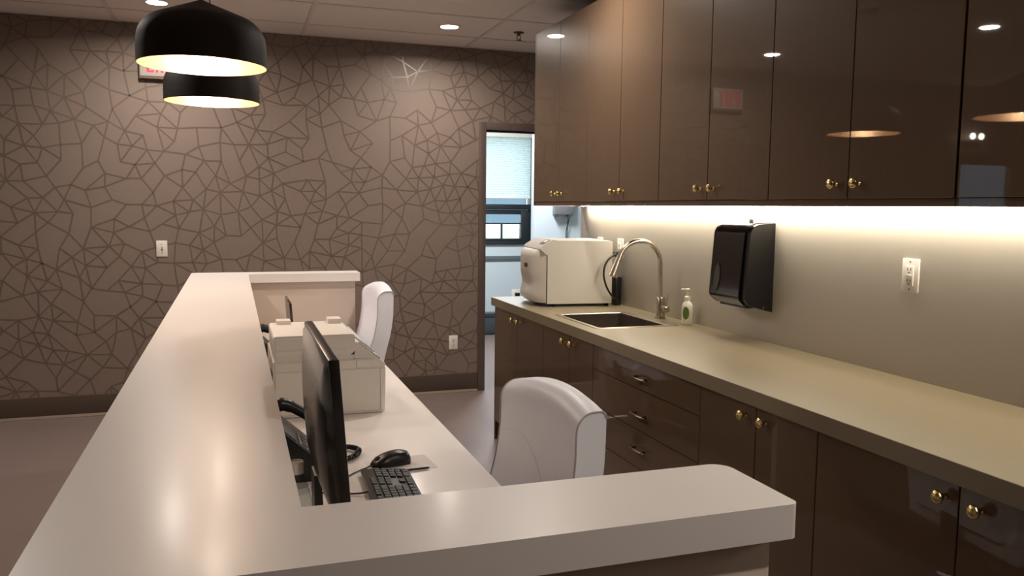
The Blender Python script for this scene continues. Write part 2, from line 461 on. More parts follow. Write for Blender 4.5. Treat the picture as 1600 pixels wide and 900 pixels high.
# ------------------------------------------------------------------ outdoors beyond the windows
struct(G().box(-14, 22, 9.16, 40, -.5, -.4).build('ground', 'grass'), 'pale lawn outside the window', 'ground')
bd = thing('building', 'grey blue house with white band outside the window', 'building', (8.2, 28, -.4))
G().box(-5, 5, 0, 6, 0, 5.5, .02).build('wall', 'brick_grey', bd)
G().box(-5.1, 5.1, -.1, 0, .75, 1.3, .01).build('white_band', 'siding_white', bd)
G().box(1.9, 3.4, -.08, .02, .0, 4.5, .01).build('white_pilaster', 'siding_white', bd)
sky_block = thing('building', 'plain grey block added to dim the sky beyond the glazed entrance', 'building', (-6.0, 12.0, -.4))  # added, unseen: keeps bright sky out of the entrance door's reflection in the cabinets
G().box(-5, 4.6, 0, .3, 0, 6.0, .02).build('wall', 'brick_grey', sky_block)
G().box(-5.1, 4.7, -.05, 0, 3.0, 3.25, .01).build('white_band', 'siding_white', sky_block)
for k, (x, y, h) in enumerate([(5.3, 18, 1.30), (6.45, 19, 1.22), (7.7, 18.4, 1.36), (4.0, 19, 1.2)]):
    g = G()
    for q in range(260):
        th, ph = random.random() * 2 * PI, math.acos(1 - 1.0 * random.random())
        rr = .75 + .25 * random.random()
        c = Vector((.5 * rr * math.sin(ph) * math.cos(th), .5 * rr * math.sin(ph) * math.sin(th), h * rr * math.cos(ph) + .05))
        u = Vector((random.uniform(-1, 1), random.uniform(-1, 1), random.uniform(-1, 1))).normalized() * .09
        v = u.orthogonal().normalized() * .05
        vv = [g.b.verts.new(c + a) for a in (-u, v, u, -v)]
        g.b.faces.new(vv)
    s = thing('shrub', 'pale leafy shrub on the lawn outside the window', 'shrub', (x, y, -.4), group='shrubs outside the window')
    g.build('foliage', 'shrub', s, smooth=False)
    G().tube([(0, 0, 0), (.02, 0, h * .6)], [.03, .015], 6).build('stem', 'carcass', s)

# ------------------------------------------------------------------ wall plates
def plate(name, label, cat, loc, axis, kind, wid=.072, hei=.113):
    """axis 'Y': on the far wall facing -Y; axis 'X': on the backsplash facing -X. local: u across, n out of the wall"""
    rz = 0 if axis == 'Y' else -PI / 2
    t = thing(name, label, cat, loc, rz)
    w2, h = wid / 2, hei
    G().box(-w2, w2, -.007, 0, 0, h, .003).build('cover_plate', 'plate_white', t)
    def screw(z): G().lathe([(.003, -.0085), (.003, -.006)], 10, (0, 0, z), 'Y').build('screw', 'grey_plastic', t)
    if kind == 'switch':
        G().box(-.006, .006, -.0085, -.006, h / 2 - .013, h / 2 + .013).build('slot', 'grey_plastic', t)
        G().prism([(-.007, h / 2 - .008), (-.018, h / 2 + .002), (-.018, h / 2 + .008), (-.007, h / 2 + .006)], 'X', -.004, .004).build('toggle', 'plate_white', t)
        screw(h / 2 + .03); screw(h / 2 - .03)
    elif kind == 'duplex':
        for dz in (-.02, .02):
            f = G().prism(rounded([(-.017, h / 2 + dz - .014), (.017, h / 2 + dz - .014), (.017, h / 2 + dz + .014), (-.017, h / 2 + dz + .014)], [.008] * 4, 4), 'Y', -.0095, -.006).build('receptacle', 'plate_white', t)
            G().box(-.008, -.0055, -.0105, -.0085, h / 2 + dz - .002, h / 2 + dz + .008).box(.0055, .008, -.0105, -.0085, h / 2 + dz - .002, h / 2 + dz + .008).box(-.0025, .0025, -.0105, -.0085, h / 2 + dz - .010, h / 2 + dz - .005).build('slots', 'black_plastic', f)
        screw(h / 2)
    else:
        f = G().box(-.0165, .0165, -.011, -.006, h / 2 - .034, h / 2 + .034, .0015).build('receptacle', 'plate_white', t)
        for dz in (-.019, .019):
            G().box(-.008, -.0055, -.0118, -.010, h / 2 + dz - .002, h / 2 + dz + .007).box(.0055, .008, -.0118, -.010, h / 2 + dz - .002, h / 2 + dz + .007).lathe([(.0026, -.0118), (.0026, -.010)], 10, (0, 0, h / 2 + dz - .009), 'Y').build('slots', 'black_plastic', f)
        G().box(-.0125, -.001, -.0125, -.010, h / 2 - .0035, h / 2 + .0035, .0006).box(.001, .0125, -.0125, -.010, h / 2 - .0035, h / 2 + .0035, .0006).build('test_button', 'plate_white', f)
        screw(h / 2 + .046); screw(h / 2 - .046)
    return t
plate('light_switch', 'white toggle light switch on patterned wall', 'switch', (-.478, WY, 1.106), 'Y', 'switch')
plate('wall_outlet', 'white outlet low on patterned wall beside the doorway', 'outlet', (1.640, WY, .346), 'Y', 'duplex')
plate('wall_outlet', 'white outlet with rectangular insert right of paper towel dispenser', 'outlet', (WX, 2.147, 1.206), 'X', 'decora')
plate('wall_outlet', 'white outlet on backsplash behind top of the white sterilizer', 'outlet', (WX, 4.60, 1.186), 'X', 'decora')
plate('wall_outlet', 'white outlet with black plug between sterilizer and faucet', 'outlet', (WX, 4.322, 1.188), 'X', 'decora')
t = plate('wall_outlet', 'white outlet with black plug low on the wall under the chair rail', 'outlet', (3.13, BY, .40), 'Y', 'duplex', .10, .12)
G().box(-.015, .04, -.04, -.006, .02, .08, .004).build('plug', 'black_plastic', t)

# exit sign
ex = thing('exit_sign', 'pale exit sign with red letters on patterned wall behind pendants', 'sign', (-.43, WY, 2.327))
G().box(-.155, .155, -.045, 0, 0, .20, .006).build('housing', 'sign_frame', ex)
G().box(-.147, .147, -.049, -.044, .018, .192, .003).build('face_plate', 'sign_white', ex)
def letters(xs, z0, h, t, d0, d1):
    g = G()
    for ch, x, wd in xs:
        if ch == 'E':
            g.box(x, x + t, d0, d1, z0, z0 + h)
            for zz in (z0, z0 + h / 2 - t * .4, z0 + h - t * .8): g.box(x + t, x + wd, d0, d1, zz, zz + t * .8)
        if ch == 'I': g.box(x, x + t, d0, d1, z0, z0 + h)
        if ch == 'T': g.box(x, x + wd, d0, d1, z0 + h - t * .8, z0 + h).box(x + wd / 2 - t / 2, x + wd / 2 + t / 2, d0, d1, z0, z0 + h - t * .8)
        if ch == 'X':
            g.prism([(x, z0), (x + t, z0), (x + wd, z0 + h), (x + wd - t, z0 + h)], 'Y', d0, d1)
            g.prism([(x + wd - t, z0), (x + wd, z0), (x + t, z0 + h), (x, z0 + h)], 'Y', d0 - .0003, d1)
    return g
letters([('E', -.105, .046), ('X', -.05, .052), ('I', .012, .015), ('T', .04, .056)], .043, .118, .0155, -.0505, -.048).build('lettering', 'exit_red', ex, smooth=False)

# two-bulb lamp over the entrance, seen only as a reflection in the gloss doors
wl = thing('wall_lamp_offscreen', 'small two-bulb wall lamp above the glazed entrance door', 'wall lamp', (-3.24, WY, 2.13))
G().box(-.10, .10, -.02, 0, 0, .05, .004).build('back_plate', 'pendant_black', wl)
for dx, bn in ((-.06, 'outer_bulb_offscreen'), (.05, 'inner_bulb_offscreen')):
    G().tube([(dx, -.015, .03), (dx, -.06, .04), (dx, -.07, .06)], .006, 8).build('arm', 'pendant_black', wl)
    G().lathe([(.006, .055), (.022, .07), (.026, .09), (.018, .11), (.004, .118)], 16, (dx, -.07, 0)).build(bn, 'lens_glow', wl)

# ------------------------------------------------------------------ reception desk
rd = thing('reception_desk', 'white reception desk with raised U-shaped transaction counter', 'reception desk', (0, 3.0, 0))
O = (0, 3.0, 0)
BX0, BX1, BY0, BY1, AX = -.24, .079, .908, 5.168, .738
poly = [(BX0, BY0), (AX, BY0), (AX, 1.097), (BX1, 1.097), (BX1, 4.992), (AX - .008, 4.992), (AX - .008, BY1), (BX0, BY1)]
pr = rounded(poly, [.02, .012, .03, .004, .004, .012, .012, .02], 6)
G().prism(pr, 'Z', 1.02, 1.07, .006, 3).build('transaction_top', 'solid_surface', rd, O, ang=50)
G().box(-.195, .045, .935, 5.14, 0, 1.02).build('front_wall', 'panel_white', rd, O)
G().box(.045, .712, .935, 1.065, 0, 1.02, .002).build('end_wall', 'panel_white', rd, O)
G().box(.045, .703, 5.03, 5.14, 0, 1.02, .002).build('end_wall', 'panel_white', rd, O)
G().box(.045, .661, 1.065, 5.03, .708, .74, .004).build('work_surface', 'solid_surface', rd, O)
G().box(.10, .60, 3.28, 3.32, 0, .708).build('support_panel', 'panel_white', rd, O)
G().box(-.185, .035, .945, 5.13, 0, .10).box(-.199, -.185, .94, 5.135, 0, .10).build('kick_plate', 'baseboard', rd, O)

# ------------------------------------------------------------------ cabinets
def knob(parent, p, off):
    """fluted brass knob, axis along -X"""
    x, y, z = p
    g = G(); n = 40; rows = []
    prof = [(.0, .0075), (.004, .0075), (.006, .005), (.014, .0045), (.017, .008), (.020, .0135), (.024, .0160), (.029, .0155), (.0325, .0115), (.0345, .006), (.035, .0006)]
    for d, r in prof:
        row = []
        for j in range(n):
            a = 2 * PI * j / n
            tw = a + d * 40
            rr = r * (1 + (.06 * math.cos(8 * tw) if .018 < d < .034 else 0))
            row.append((x - d, y + rr * math.cos(a), z + rr * math.sin(a)))
        rows.append(row)
    g.grid(rows, True)
    g.build('knob', 'brass', parent, off, ang=60)
LDX = 1.556     # lower door plane
UDX = 1.82      # upper door plane
def base_cabinet(y0, y1, seams, knobs, label, name='base_cabinet'):
    t = thing(name, label, 'cabinet', (LDX, (y0 + y1) / 2, 0)); O = (LDX, (y0 + y1) / 2, 0)
    G().box(LDX + .021, WX - .002, y0 + .0005, y1 - .0005, .12, .70).box(LDX + .021, LDX + .06, y0 + .0005, y1 - .0005, .70, .862).build('carcass', 'carcass', t, O)
    G().box(LDX + .07, LDX + .085, y0, y1, 0, .12).build('toe_kick', 'lacquer', t, O)
    ys = [y0] + seams + [y1]
    for i in range(len(ys) - 1):
        d = G().box(LDX, LDX + .02, ys[i] + .0018, ys[i + 1] - .0018, .124, .856, .0012, 1).build('door', 'lacquer', t, O)
        if knobs[i] is not None: knob(d, (LDX, knobs[i], .818), O)
    return t
c1 = base_cabinet(4.02, 4.85, [4.437], [4.388, 4.488], 'glossy brown base cabinet below the white sterilizer')
G().box(LDX, WX - .002, 4.8505, 4.868, .0, .862).build('end_panel', 'lacquer', c1, (LDX, 4.435, 0))
base_cabinet(3.378, 4.02, [3.655], [3.603, 3.706], 'glossy brown base cabinet below the sink')
base_cabinet(1.852, 2.466, [2.140], [2.088, 2.192], 'glossy brown two-door base cabinet next to the drawers')
base_cabinet(.898, 1.852, [1.374], [1.314, 1.408 + .004], 'wide-doored glossy brown base cabinet past the narrow-doored one')
base_cabinet(-.10, .898, [.40], [.34, .46], 'glossy brown base cabinet at the open end of the counter')
# drawer unit
y0, y1 = 2.466, 3.378
dr = thing('drawer_cabinet', 'glossy brown cabinet with a stack of wide drawers', 'cabinet', (LDX, (y0 + y1) / 2, 0)); O = (LDX, (y0 + y1) / 2, 0)
G().box(LDX + .021, WX - .002, y0 + .0005, y1 - .0005, .12, .862).build('carcass', 'carcass', dr, O)
G().box(LDX + .07, LDX + .085, y0, y1, 0, .12).build('toe_kick', 'lacquer', dr, O)
zs = [.856, .741, .570, .412, .268, .124]
for i in range(5):
    d = G().box(LDX, LDX + .02, y0 + .0018, y1 - .0018, zs[i + 1] + .0018, zs[i] - .0018, .0012, 1).build('drawer', 'lacquer', dr, O)
    zc = [.792, .640, .495, .345, .2][i]; yc = 2.905
    # bow pull: two posts and a flattened bar
    g = G()
    for dy in (-.04, .04): g.lathe([(.0055, LDX + .001), (.0045, LDX - .02)], 10, (0, yc + dy, zc), 'X')
    g.tube(catmull([(LDX - .018, yc - .062, zc), (LDX - .025, yc - .04, zc), (LDX - .029, yc, zc + .001), (LDX - .025, yc + .04, zc), (LDX - .018, yc + .062, zc)], 5), [.0035] * 3 + [.0055] * 15 + [.0035] * 3, 10)
    g.build('pull', 'bronze', d, O)

# worktop with a cut-out for the sink
SX0, SX1, SY0, SY1 = 1.615, 2.0, 3.452, 3.962
wt = thing('worktop', 'long olive beige laminate worktop along the backsplash', 'worktop', (1.84, 2.4, .864)); O = (1.84, 2.4, .864)
WF = 1.531
b = G()
zt, zb = .914, .864
xs = [WF, SX0, SX1, WX - .001]; ys = [-.10, SY0, SY1, 4.868]
V = {}
for k, z in enumerate((zb, zt)):
    for i in range(4):
        for j in range(4): V[i, j, k] = b.b.verts.new((xs[i], ys[j], z))
for k in (0, 1):
    for i in range(3):
        for j in range(3):
            if (i, j) == (1, 1): continue
            f = [V[i, j, k], V[i + 1, j, k], V[i + 1, j + 1, k], V[i, j + 1, k]]
            b.b.faces.new(f if k else f[::-1])
for i in range(3):
    for j in (0, 3): b.b.faces.new((V[i, j, 0], V[i + 1, j, 0], V[i + 1, j, 1], V[i, j, 1]))
    for j in (0, 3):
        if j == 3 or True: b.b.faces.new((V[j, i, 0], V[j, i + 1, 0], V[j, i + 1, 1], V[j, i, 1]))
for a, c in (((1, 1), (2, 1)), ((2, 1), (2, 2)), ((2, 2), (1, 2)), ((1, 2), (1, 1))):
    b.b.faces.new((V[a[0], a[1], 0], V[c[0], c[1], 0], V[c[0], c[1], 1], V[a[0], a[1], 1]))
b.build('slab', 'laminate', wt, O, smooth=False)
G().box(WF - .0015, WF, -.10, 4.868, .864, .9135).build('front_edge', 'laminate', wt, O)

# sink
sk = thing('sink', 'square drop-in sink with dark basin and bright steel rim', 'sink', (1.81, 3.707, .914)); O = (1.81, 3.707, .914)
g = G()
def rr_(x0, x1, y0, y1, r, z, n=5): return [(p[0], p[1], z) for p in rounded([(x0, y0), (x1, y0), (x1, y1), (x0, y1)], [r] * 4, n)]
ox0, ox1, oy0, oy1 = 1.600, 2.034, 3.437, 3.977
g.grid([rr_(ox0, ox1, oy0, oy1, .012, .914), rr_(ox0 + .001, ox1 - .001, oy0 + .001, oy1 - .001, .012, .9168), rr_(ox0 + .022, ox1 - .055, oy0 + .022, oy1 - .022, .02, .917), rr_(ox0 + .024, ox1 - .057, oy0 + .024, oy1 - .024, .02, .914)], True)
g.build('rim', 'sink_steel', sk, O)
g = G()
V = g.grid([rr_(ox0 + .024, ox1 - .057, oy0 + .024, oy1 - .024, .02, .914), rr_(ox0 + .028, ox1 - .061, oy0 + .028, oy1 - .028, .02, .76), rr_(ox0 + .045, ox1 - .078, oy0 + .045, oy1 - .045, .02, .735)], True)
g.b.faces.new(V[-1]); g.build('basin', 'basin_dark', sk, O)
G().lathe([(.0, .7365), (.042, .7365), (.044, .735), (.02, .733)], 24, (1.79, 3.707, 0)).build('drain', 'steel', sk, O)

# faucet
fx, fy = 2.083, 3.707
fc = thing('faucet', 'brushed steel gooseneck faucet with pull-down spray head', 'faucet', (fx, fy, .914)); O = (fx, fy, .914)
G().lathe([(.027, .914), (.027, .92), (.0235, .924), (.0235, 1.018), (.020, 1.024), (.0135, 1.026)], 28, (fx, fy, 0)).build('base', 'steel', fc, O)
cx, R_ = fx - .129, .122
pts = [(fx - .004, fy, 1.02), (fx - .006, fy, 1.10), (fx - .007, fy, 1.19)]
for k in range(0, 13):
    a = math.radians(158) * k / 12
    pts.append((cx + R_ * math.cos(a), fy - .004 * k / 12, 1.192 + R_ * math.sin(a)))
G().tube(catmull(pts, 3), .0122, 16).build('spout', 'steel', fc, O)
e = Vector(pts[-1]); dn = Vector((-.041, -.004, -.100))
G().tube([e - dn * .12, e, e + dn * .05, e + dn * .5, e + dn, e + dn * 1.02], [.0125, .0145, .015, .018, .021, .016], 20).build('spray_head', 'steel', fc, O)
hd = G().lathe([(.0145, 0), (.0165, -.002), (.0165, -.042), (.012, -.046)], 24, (fx + .004, fy - .02, .966), 'Y').build('handle_hub', 'steel', fc, O)
G().tube([(fx + .004, fy - .05, .974), (fx + .004, fy - .053, 1.0), (fx + .006, fy - .062, 1.048)], [.005, .0045, .004], 12).build('lever', 'steel', hd, O)

# soap bottle
sx, sy = 2.102, 3.475
sb = thing('soap_dispenser', 'white pump soap bottle with green oval label', 'soap bottle', (sx, sy, .914))
def oval(z, a, b_, n=28): return [(a * math.cos(2 * PI * j / n), b_ * math.sin(2 * PI * j / n), z) for j in range(n)]
g = G()
V = g.grid([oval(0, .024, .030), oval(.004, .0265, .0335), oval(.06, .027, .0345), oval(.09, .026, .033), oval(.105, .021, .026), oval(.114, .0135, .0145), oval(.118, .0125, .0125)], True)
g.b.faces.new(V[0][::-1]); g.b.faces.new(V[-1]); g.build('bottle', 'soap_white', sb)
G().lathe([(.0145, .118), (.0145, .136), (.009, .139), (.0055, .141), (.0055, .166), (.0125, .168), (.0125, .175), (.004, .177)], 20).box(-.034, .004, -.006, .006, .168, .1765, .002).build('pump', 'soap_white', sb)
g = G(); rows = []
for k in range(9):
    t_ = -1 + 2 * k / 8; z = .058 + .033 * t_; hw_ = math.sqrt(max(0, 1 - t_ * t_)) * .95 + .01
    row = []
    for j in range(9):
        a = PI * 1.28 + hw_ * .62 * (-1 + 2 * j / 8)
        sc = .0272 + .0002; row.append((sc * math.cos(a), .0349 * math.sin(a), z))
    rows.append(row)
g.grid(rows); g.build('label', 'label_green', sb)
sb.rotation_euler.z = -.2

# paper towel dispenser
pd_y0, pd_y1 = 2.884, 3.155
pd = thing('paper_towel_dispenser', 'black paper towel dispenser mounted on the backsplash', 'dispenser', (WX, 3.03, 1.045)); O = (WX, 3.03, 1.045)
side = rounded([(WX, 1.045), (WX, 1.422), (WX - .118, 1.414), (WX - .140, 1.10), (WX - .112, 1.074)], [0, .004, .05, .03, .02], 7)
G().prism(side, 'Y', pd_y0, pd_y0 + .035, .008, 3).build('side_shell', 'black_plastic', pd, O)
G().prism(side, 'Y', pd_y1 - .035, pd_y1, .008, 3).build('side_shell', 'black_plastic', pd, O)
side2 = rounded([(WX, 1.062), (WX, 1.424), (WX - .126, 1.418), (WX - .152, 1.098), (WX - .118, 1.070)], [0, .004, .055, .03, .02], 8)
cv = G().prism(side2, 'Y', pd_y0 + .03, pd_y1 - .03, .012, 3).build('front_cover', 'black_gloss', pd, O)
g = G(); row = []
zc, hz_, hy_ = 1.182, .060, .022
yc = 3.085
def cov_x(z): return WX - .152 + (z - 1.098) / (1.418 - 1.098) * .026 - .0018
rim = [(cov_x(zc + hz_ * math.sin(2 * PI * j / 28)), yc + hy_ * math.cos(2 * PI * j / 28), zc + hz_ * math.sin(2 * PI * j / 28)) for j in range(28)]
g.b.faces.new([g.b.verts.new(p) for p in rim]); g.tube(rim, .0014, 6, closed=True)
g.build('sight_window', 'dark_grey', cv, O)
G().box(WX - .05, WX - .02, 2.97, 3.0, 1.42, 1.438, .002).build('key_lock', 'plate_white', pd, O)
G().lathe([(.004, pd_y0 - .001), (.004, pd_y0 + .004)], 12, (WX - .045, 0, 1.066), 'Y').build('rivet', 'steel', pd, O)
G().box(WX - .105, WX - .02, pd_y0 + .04, pd_y1 - .04, 1.060, 1.074).build('towel_slot', 'black_gloss', pd, O)

# sterilizer (tabletop autoclave)
au = thing('tabletop_sterilizer', 'white tabletop sterilizer with bulging front door on the worktop', 'sterilizer', (1.682, 4.292, .914), -.113); O = (1.682, 4.292, .914)
AX0, AX1, AY0, AY1, AZ0, AZ1 = 1.682, 2.068, 4.292, 4.69, .931, 1.292
G().prism([(AX0, AZ0), (AX1, AZ0), (AX1, AZ1 - .006), (AX1 - .012, AZ1), (AX0 + .055, AZ1), (AX0, 1.212)], 'Y', AY0, AY1, .004).build('housing', 'autoclave_white', au, O)
# front cover, convex with a waist, in front of housing
g = G(); rows = []
nz, ny = 16, 14
for k in range(nz + 1):
    z = AZ0 + .006 + (1.238 - AZ0 - .006) * k / nz
    v = k / nz; row = []
    for j in range(ny + 1):
        u = -1 + 2 * j / ny
        bulge = .088 * (1 - abs(u) ** 3.2) ** .6
        waist = 1 - .20 * math.exp(-((v - .36) / .13) ** 2) * (1 - u * u)
        tb = min(1, (min(v, 1 - v) / .09)) ** .5 * .28 + .72
        row.append((AX0 - .006 - bulge * waist * tb, (AY0 + AY1) / 2 + u * (AY1 - AY0) / 2, z))
    rows.append(row)
V = g.grid(rows)
# close to a back plane
back = [[g.b.verts.new((AX0 - .003, v.co.y, v.co.z)) for v in r] for r in (V[0], V[-1])]
for r, bk in ((V[0], back[0]), (V[-1], back[1])):
    for j in range(ny): g.b.faces.new((r[j], r[j + 1], bk[j + 1], bk[j]))
dv = g.build('front_door', 'autoclave_white', au, O, ang=50)
G().box(AX0 - .097, AX0 - .080, 4.405, 4.465, 1.135, 1.158, .002).build('badge', 'bronze', dv, O)
# sloped control console above the door
con = [(AX0 - .044, 1.243), (AX0 - .004, 1.209), (AX0, 1.209), (AX0 + .056, AZ1 + .001), (AX0 + .03, AZ1 + .005), (AX0 - .038, 1.256)]
cn = G().prism(con, 'Y', AY0 - .001, AY1, .003).build('control_console', 'autoclave_white', au, O)
def on_slope(u): return (AX0 - .038 + .068 * u - .0010, 1.256 + (AZ1 + .005 - 1.256) * u + .0014)
a_, b__ = on_slope(.30), on_slope(.92)
g = G().prism([a_, b__, (b__[0] + .002, b__[1] - .004), (a_[0] + .002, a_[1] - .004)], 'Y', 4.33, 4.42); g.build('keypad', 'dark_grey', cn, O)
a_, b__ = on_slope(.55), on_slope(.86)
G().prism([(a_[0] - .001, a_[1] + .001), (b__[0] - .001, b__[1] + .001), b__, a_], 'Y', 4.345, 4.395).build('display', 'lcd', cn, O)
G().box(AX0 - .0045, AX0 - .0015, AY0 - .0012, AY1, AZ0, 1.212).build('gasket', 'black_plastic', au, O)
for (x, y) in ((1.72, 4.33), (1.72, 4.65), (2.05, 4.33), (2.05, 4.65)):
    G().lathe([(.014, .914), (.014, .934)], 14, (x, y, 0)).build('foot', 'black_plastic', au, O)
cd = thing('power_cord', 'black power cord looping from outlet behind the white sterilizer', 'power cord', (2.14, 4.3, 1.21)); O = (2.14, 4.3, 1.21)
G().box(WX - .044, WX - .011, 4.305, 4.339, 1.196, 1.224, .005).build('plug', 'black_plastic', cd, O)
G().tube(catmull([(WX - .04, 4.322, 1.21), (2.088, 4.255, 1.213), (2.035, 4.212, 1.198), (1.995, 4.195, 1.155), (1.986, 4.192, 1.10), (2.005, 4.198, 1.04), (2.04, 4.212, .99), (2.085, 4.238, .955), (2.11, 4.27, .94)], 8), .0058, 10).build('cable', 'black_plastic', cd, O)
G().box(2.096, 2.136, 4.262, 4.325, .914, 1.08, .004).build('power_brick', 'black_plastic', cd, O)

# ------------------------------------------------------------------ wall cabinets
UZ0, UZ1 = 1.490, 2.556
def wall_cabinet(y0, y1, label, gap=.0018, end=False):
    t = thing('wall_cabinet', label, 'cabinet', (UDX, (y0 + y1) / 2, UZ0)); O = (UDX, (y0 + y1) / 2, UZ0)
    G().box(UDX + .021, WX - .001, y0 + .0005, y1 - .0005, UZ0 + .018, UZ1).build('carcass', 'carcass', t, O)
    G().box(UDX + .004, UDX + .022, y0, y1, UZ0, UZ0 + .0225).build('light_rail', 'lacquer', t, O)
    ym = (y0 + y1) / 2
    for a, c, k in ((y0, ym, ym - .05), (ym, y1, ym + .05)):
        d = G().box(UDX, UDX + .02, a + gap, c - gap, UZ0 + .0245, UZ1, .0012, 1).build('door', 'lacquer', t, O)
        knob(d, (UDX, k, 1.561), O)
    if end: G().box(UDX, WX - .001, y1, y1 + .016, UZ0, UZ1).build('end_panel', 'lacquer', t, O)
wall_cabinet(4.088, 4.888, 'tall glossy brown wall cabinet at the doorway end', end=True)
wall_cabinet(3.288, 4.088, 'tall glossy brown wall cabinet above the faucet and sink')
wall_cabinet(2.487, 3.288, 'tall glossy brown wall cabinet above the paper towel dispenser')
wall_cabinet(1.686, 2.487, 'tall glossy brown wall cabinet above white outlet right of dispenser')
wall_cabinet(.880, 1.680, 'tall glossy brown wall cabinet past the wide dark gap')
wall_cabinet(.080, .880, 'tall glossy brown wall cabinet at the open end of the row')

ls = thing('strip_light', 'slim warm LED strip light under the wall cabinets', 'strip light', (2.11, 2.4, 1.49)); O = (2.11, 2.4, 1.49)
G().box(2.10, 2.145, .10, 4.80, 1.492, 1.5085).build('housing', 'plate_white', ls, O)
G().box(2.104, 2.141, .105, 4.795, 1.4885, 1.4925).build('diffuser', 'led_glow', ls, O)

# ------------------------------------------------------------------ ceiling fittings
def downlight(x, y, label, where=''):
    # where: set for a fitting outside the picture; its names then end with _offscreen
    t = thing(where + '_downlight_offscreen' if where else 'downlight', label, 'downlight', (x, y, CZ), group='recessed ceiling downlights')
    G().lathe([(.058, -.001), (.060, -.006), (.078, -.004), (.080, .001)], 36).build('trim_ring', 'plate_white', t)
    G().lathe([(.0, -.0062), (.0595, -.0062), (.0595, -.001)], 32).build(where + '_lens_offscreen' if where else 'lens', 'lens_glow', t)
    n_ = where + '_downlight_lamp_offscreen' if where else 'downlight_lamp'
    l = bpy.data.lights.new(n_, 'AREA'); l.shape = 'DISK'; l.size = .11; l.energy = DOWN_W; l.color = (1.0, .90, .80); l.spread = 2.9
    o = bpy.data.objects.new(n_, l); COL.objects.link(o); o.parent = t; o.location = (0, 0, -.008)
downlight(-.413, 5.559, 'round lit downlight in ceiling above the exit sign')
downlight(1.428, 5.548, 'round lit downlight in ceiling near the sprinkler and doorway')
# mirrored in the wall cabinet past the wide dark gap
downlight(-1.13, 4.22, 'round lit downlight over the waiting area, mirrored in the wall cabinets', 'waiting_area')
# same ceiling row as the one by the doorway, one spacing on: its glare blanks the wallpaper print
downlight(1.428, 3.71, 'round lit downlight over the aisle in front of the sink', 'sink_aisle')
# and two spacings further: the glint on the rounded edge of the near counter arm
downlight(1.428, .03, 'round lit downlight over the aisle at the open end of the counter', 'counter_end')

sp = thing('sprinkler', 'small dark fire sprinkler head hanging from ceiling', 'sprinkler', (1.935, 5.56, CZ))
G().lathe([(.012, -.006), (.036, -.003), (.038, 0)], 24).build('escutcheon', 'bronze', sp)
G().lathe([(.011, 0), (.011, -.022), (.006, -.024)], 14).tube([(-.012, 0, -.02), (-.014, 0, -.04), (-.004, 0, -.052)], .003, 6).tube([(.012, 0, -.02), (.014, 0, -.04), (.004, 0, -.052)], .003, 6).build('frame', 'bronze', sp)
G().lathe([(.02, -.055), (.02, -.052), (.004, -.0505)], 18).build('deflector', 'bronze', sp)

def pendant(x, y, zr, label):
    t = thing('pendant_lamp', label, 'pendant lamp', (x, y, zr))
    R0 = .213
    prof_o = [(R0, 0), (R0 + .0005, .05), (R0 - .002, .085)]
    for k in range(1, 9):
        a = math.radians(8 + 58 * k / 8)
        prof_o.append((R0 - .092 + .090 * math.cos(a), .078 + .090 * math.sin(a)))
    prof_o += [(.012, .220), (.006, .224)]
    prof_i = [(max(r - .0025, .003), z - (.0025 if z > 0 else 0)) for r, z in prof_o]
    G().lathe(prof_o, 64).build('shade', 'pendant_black', t, ang=60)
    bm_ = t.children[0].data
    # remove the lathe's bottom cap so that the shade is open below
    b = bmesh.new(); b.from_mesh(bm_)
    bmesh.ops.delete(b, geom=[f for f in b.faces if len(f.verts) > 10 and f.calc_center_median().z < .001], context='FACES_ONLY')
    b.to_mesh(bm_); b.free()
    g = G(); n = 64; rows = []
    for r, z in [(R0, 0.0)] + prof_i[0:]:
        rows.append([(r * math.cos(2 * PI * j / n), r * math.sin(2 * PI * j / n), z) for j in range(n)])
    g.grid(rows, True); g.build('inner_lining', 'pendant_inner', t, ang=60)
    G().tube([(0, 0, .22), (0, 0, CZ - zr)], .0028, 8).build('cord', 'black_plastic', t)
    G().lathe([(.055, CZ - zr), (.055, CZ - zr - .018), (.012, CZ - zr - .026)], 28).build('canopy', 'pendant_black', t)
    G().lathe([(.018, .212), (.018, .16), (.014, .155)], 16).build('socket', 'pendant_black', t)
    G().lathe([(.012, .16), (.02, .14), (.03, .115), (.032, .095), (.026, .075), (.012, .064), (.002, .062)], 24).build('bulb', 'bulb_glow', t)
    l = bpy.data.lights.new('pendant_bulb', 'POINT'); l.energy = PEND_W; l.color = (1.0, .87, .72); l.shadow_soft_size = .034
    o = bpy.data.objects.new('pendant_bulb', l); COL.objects.link(o); o.parent = t; o.location = (0, 0, .055)
pendant(-.087, 3.08, 1.952, 'black dome pendant over the counter, farther from the patterned wall')
pendant(-.080, 4.15, 1.954, 'black dome pendant hanging nearer the exit sign and patterned wall')

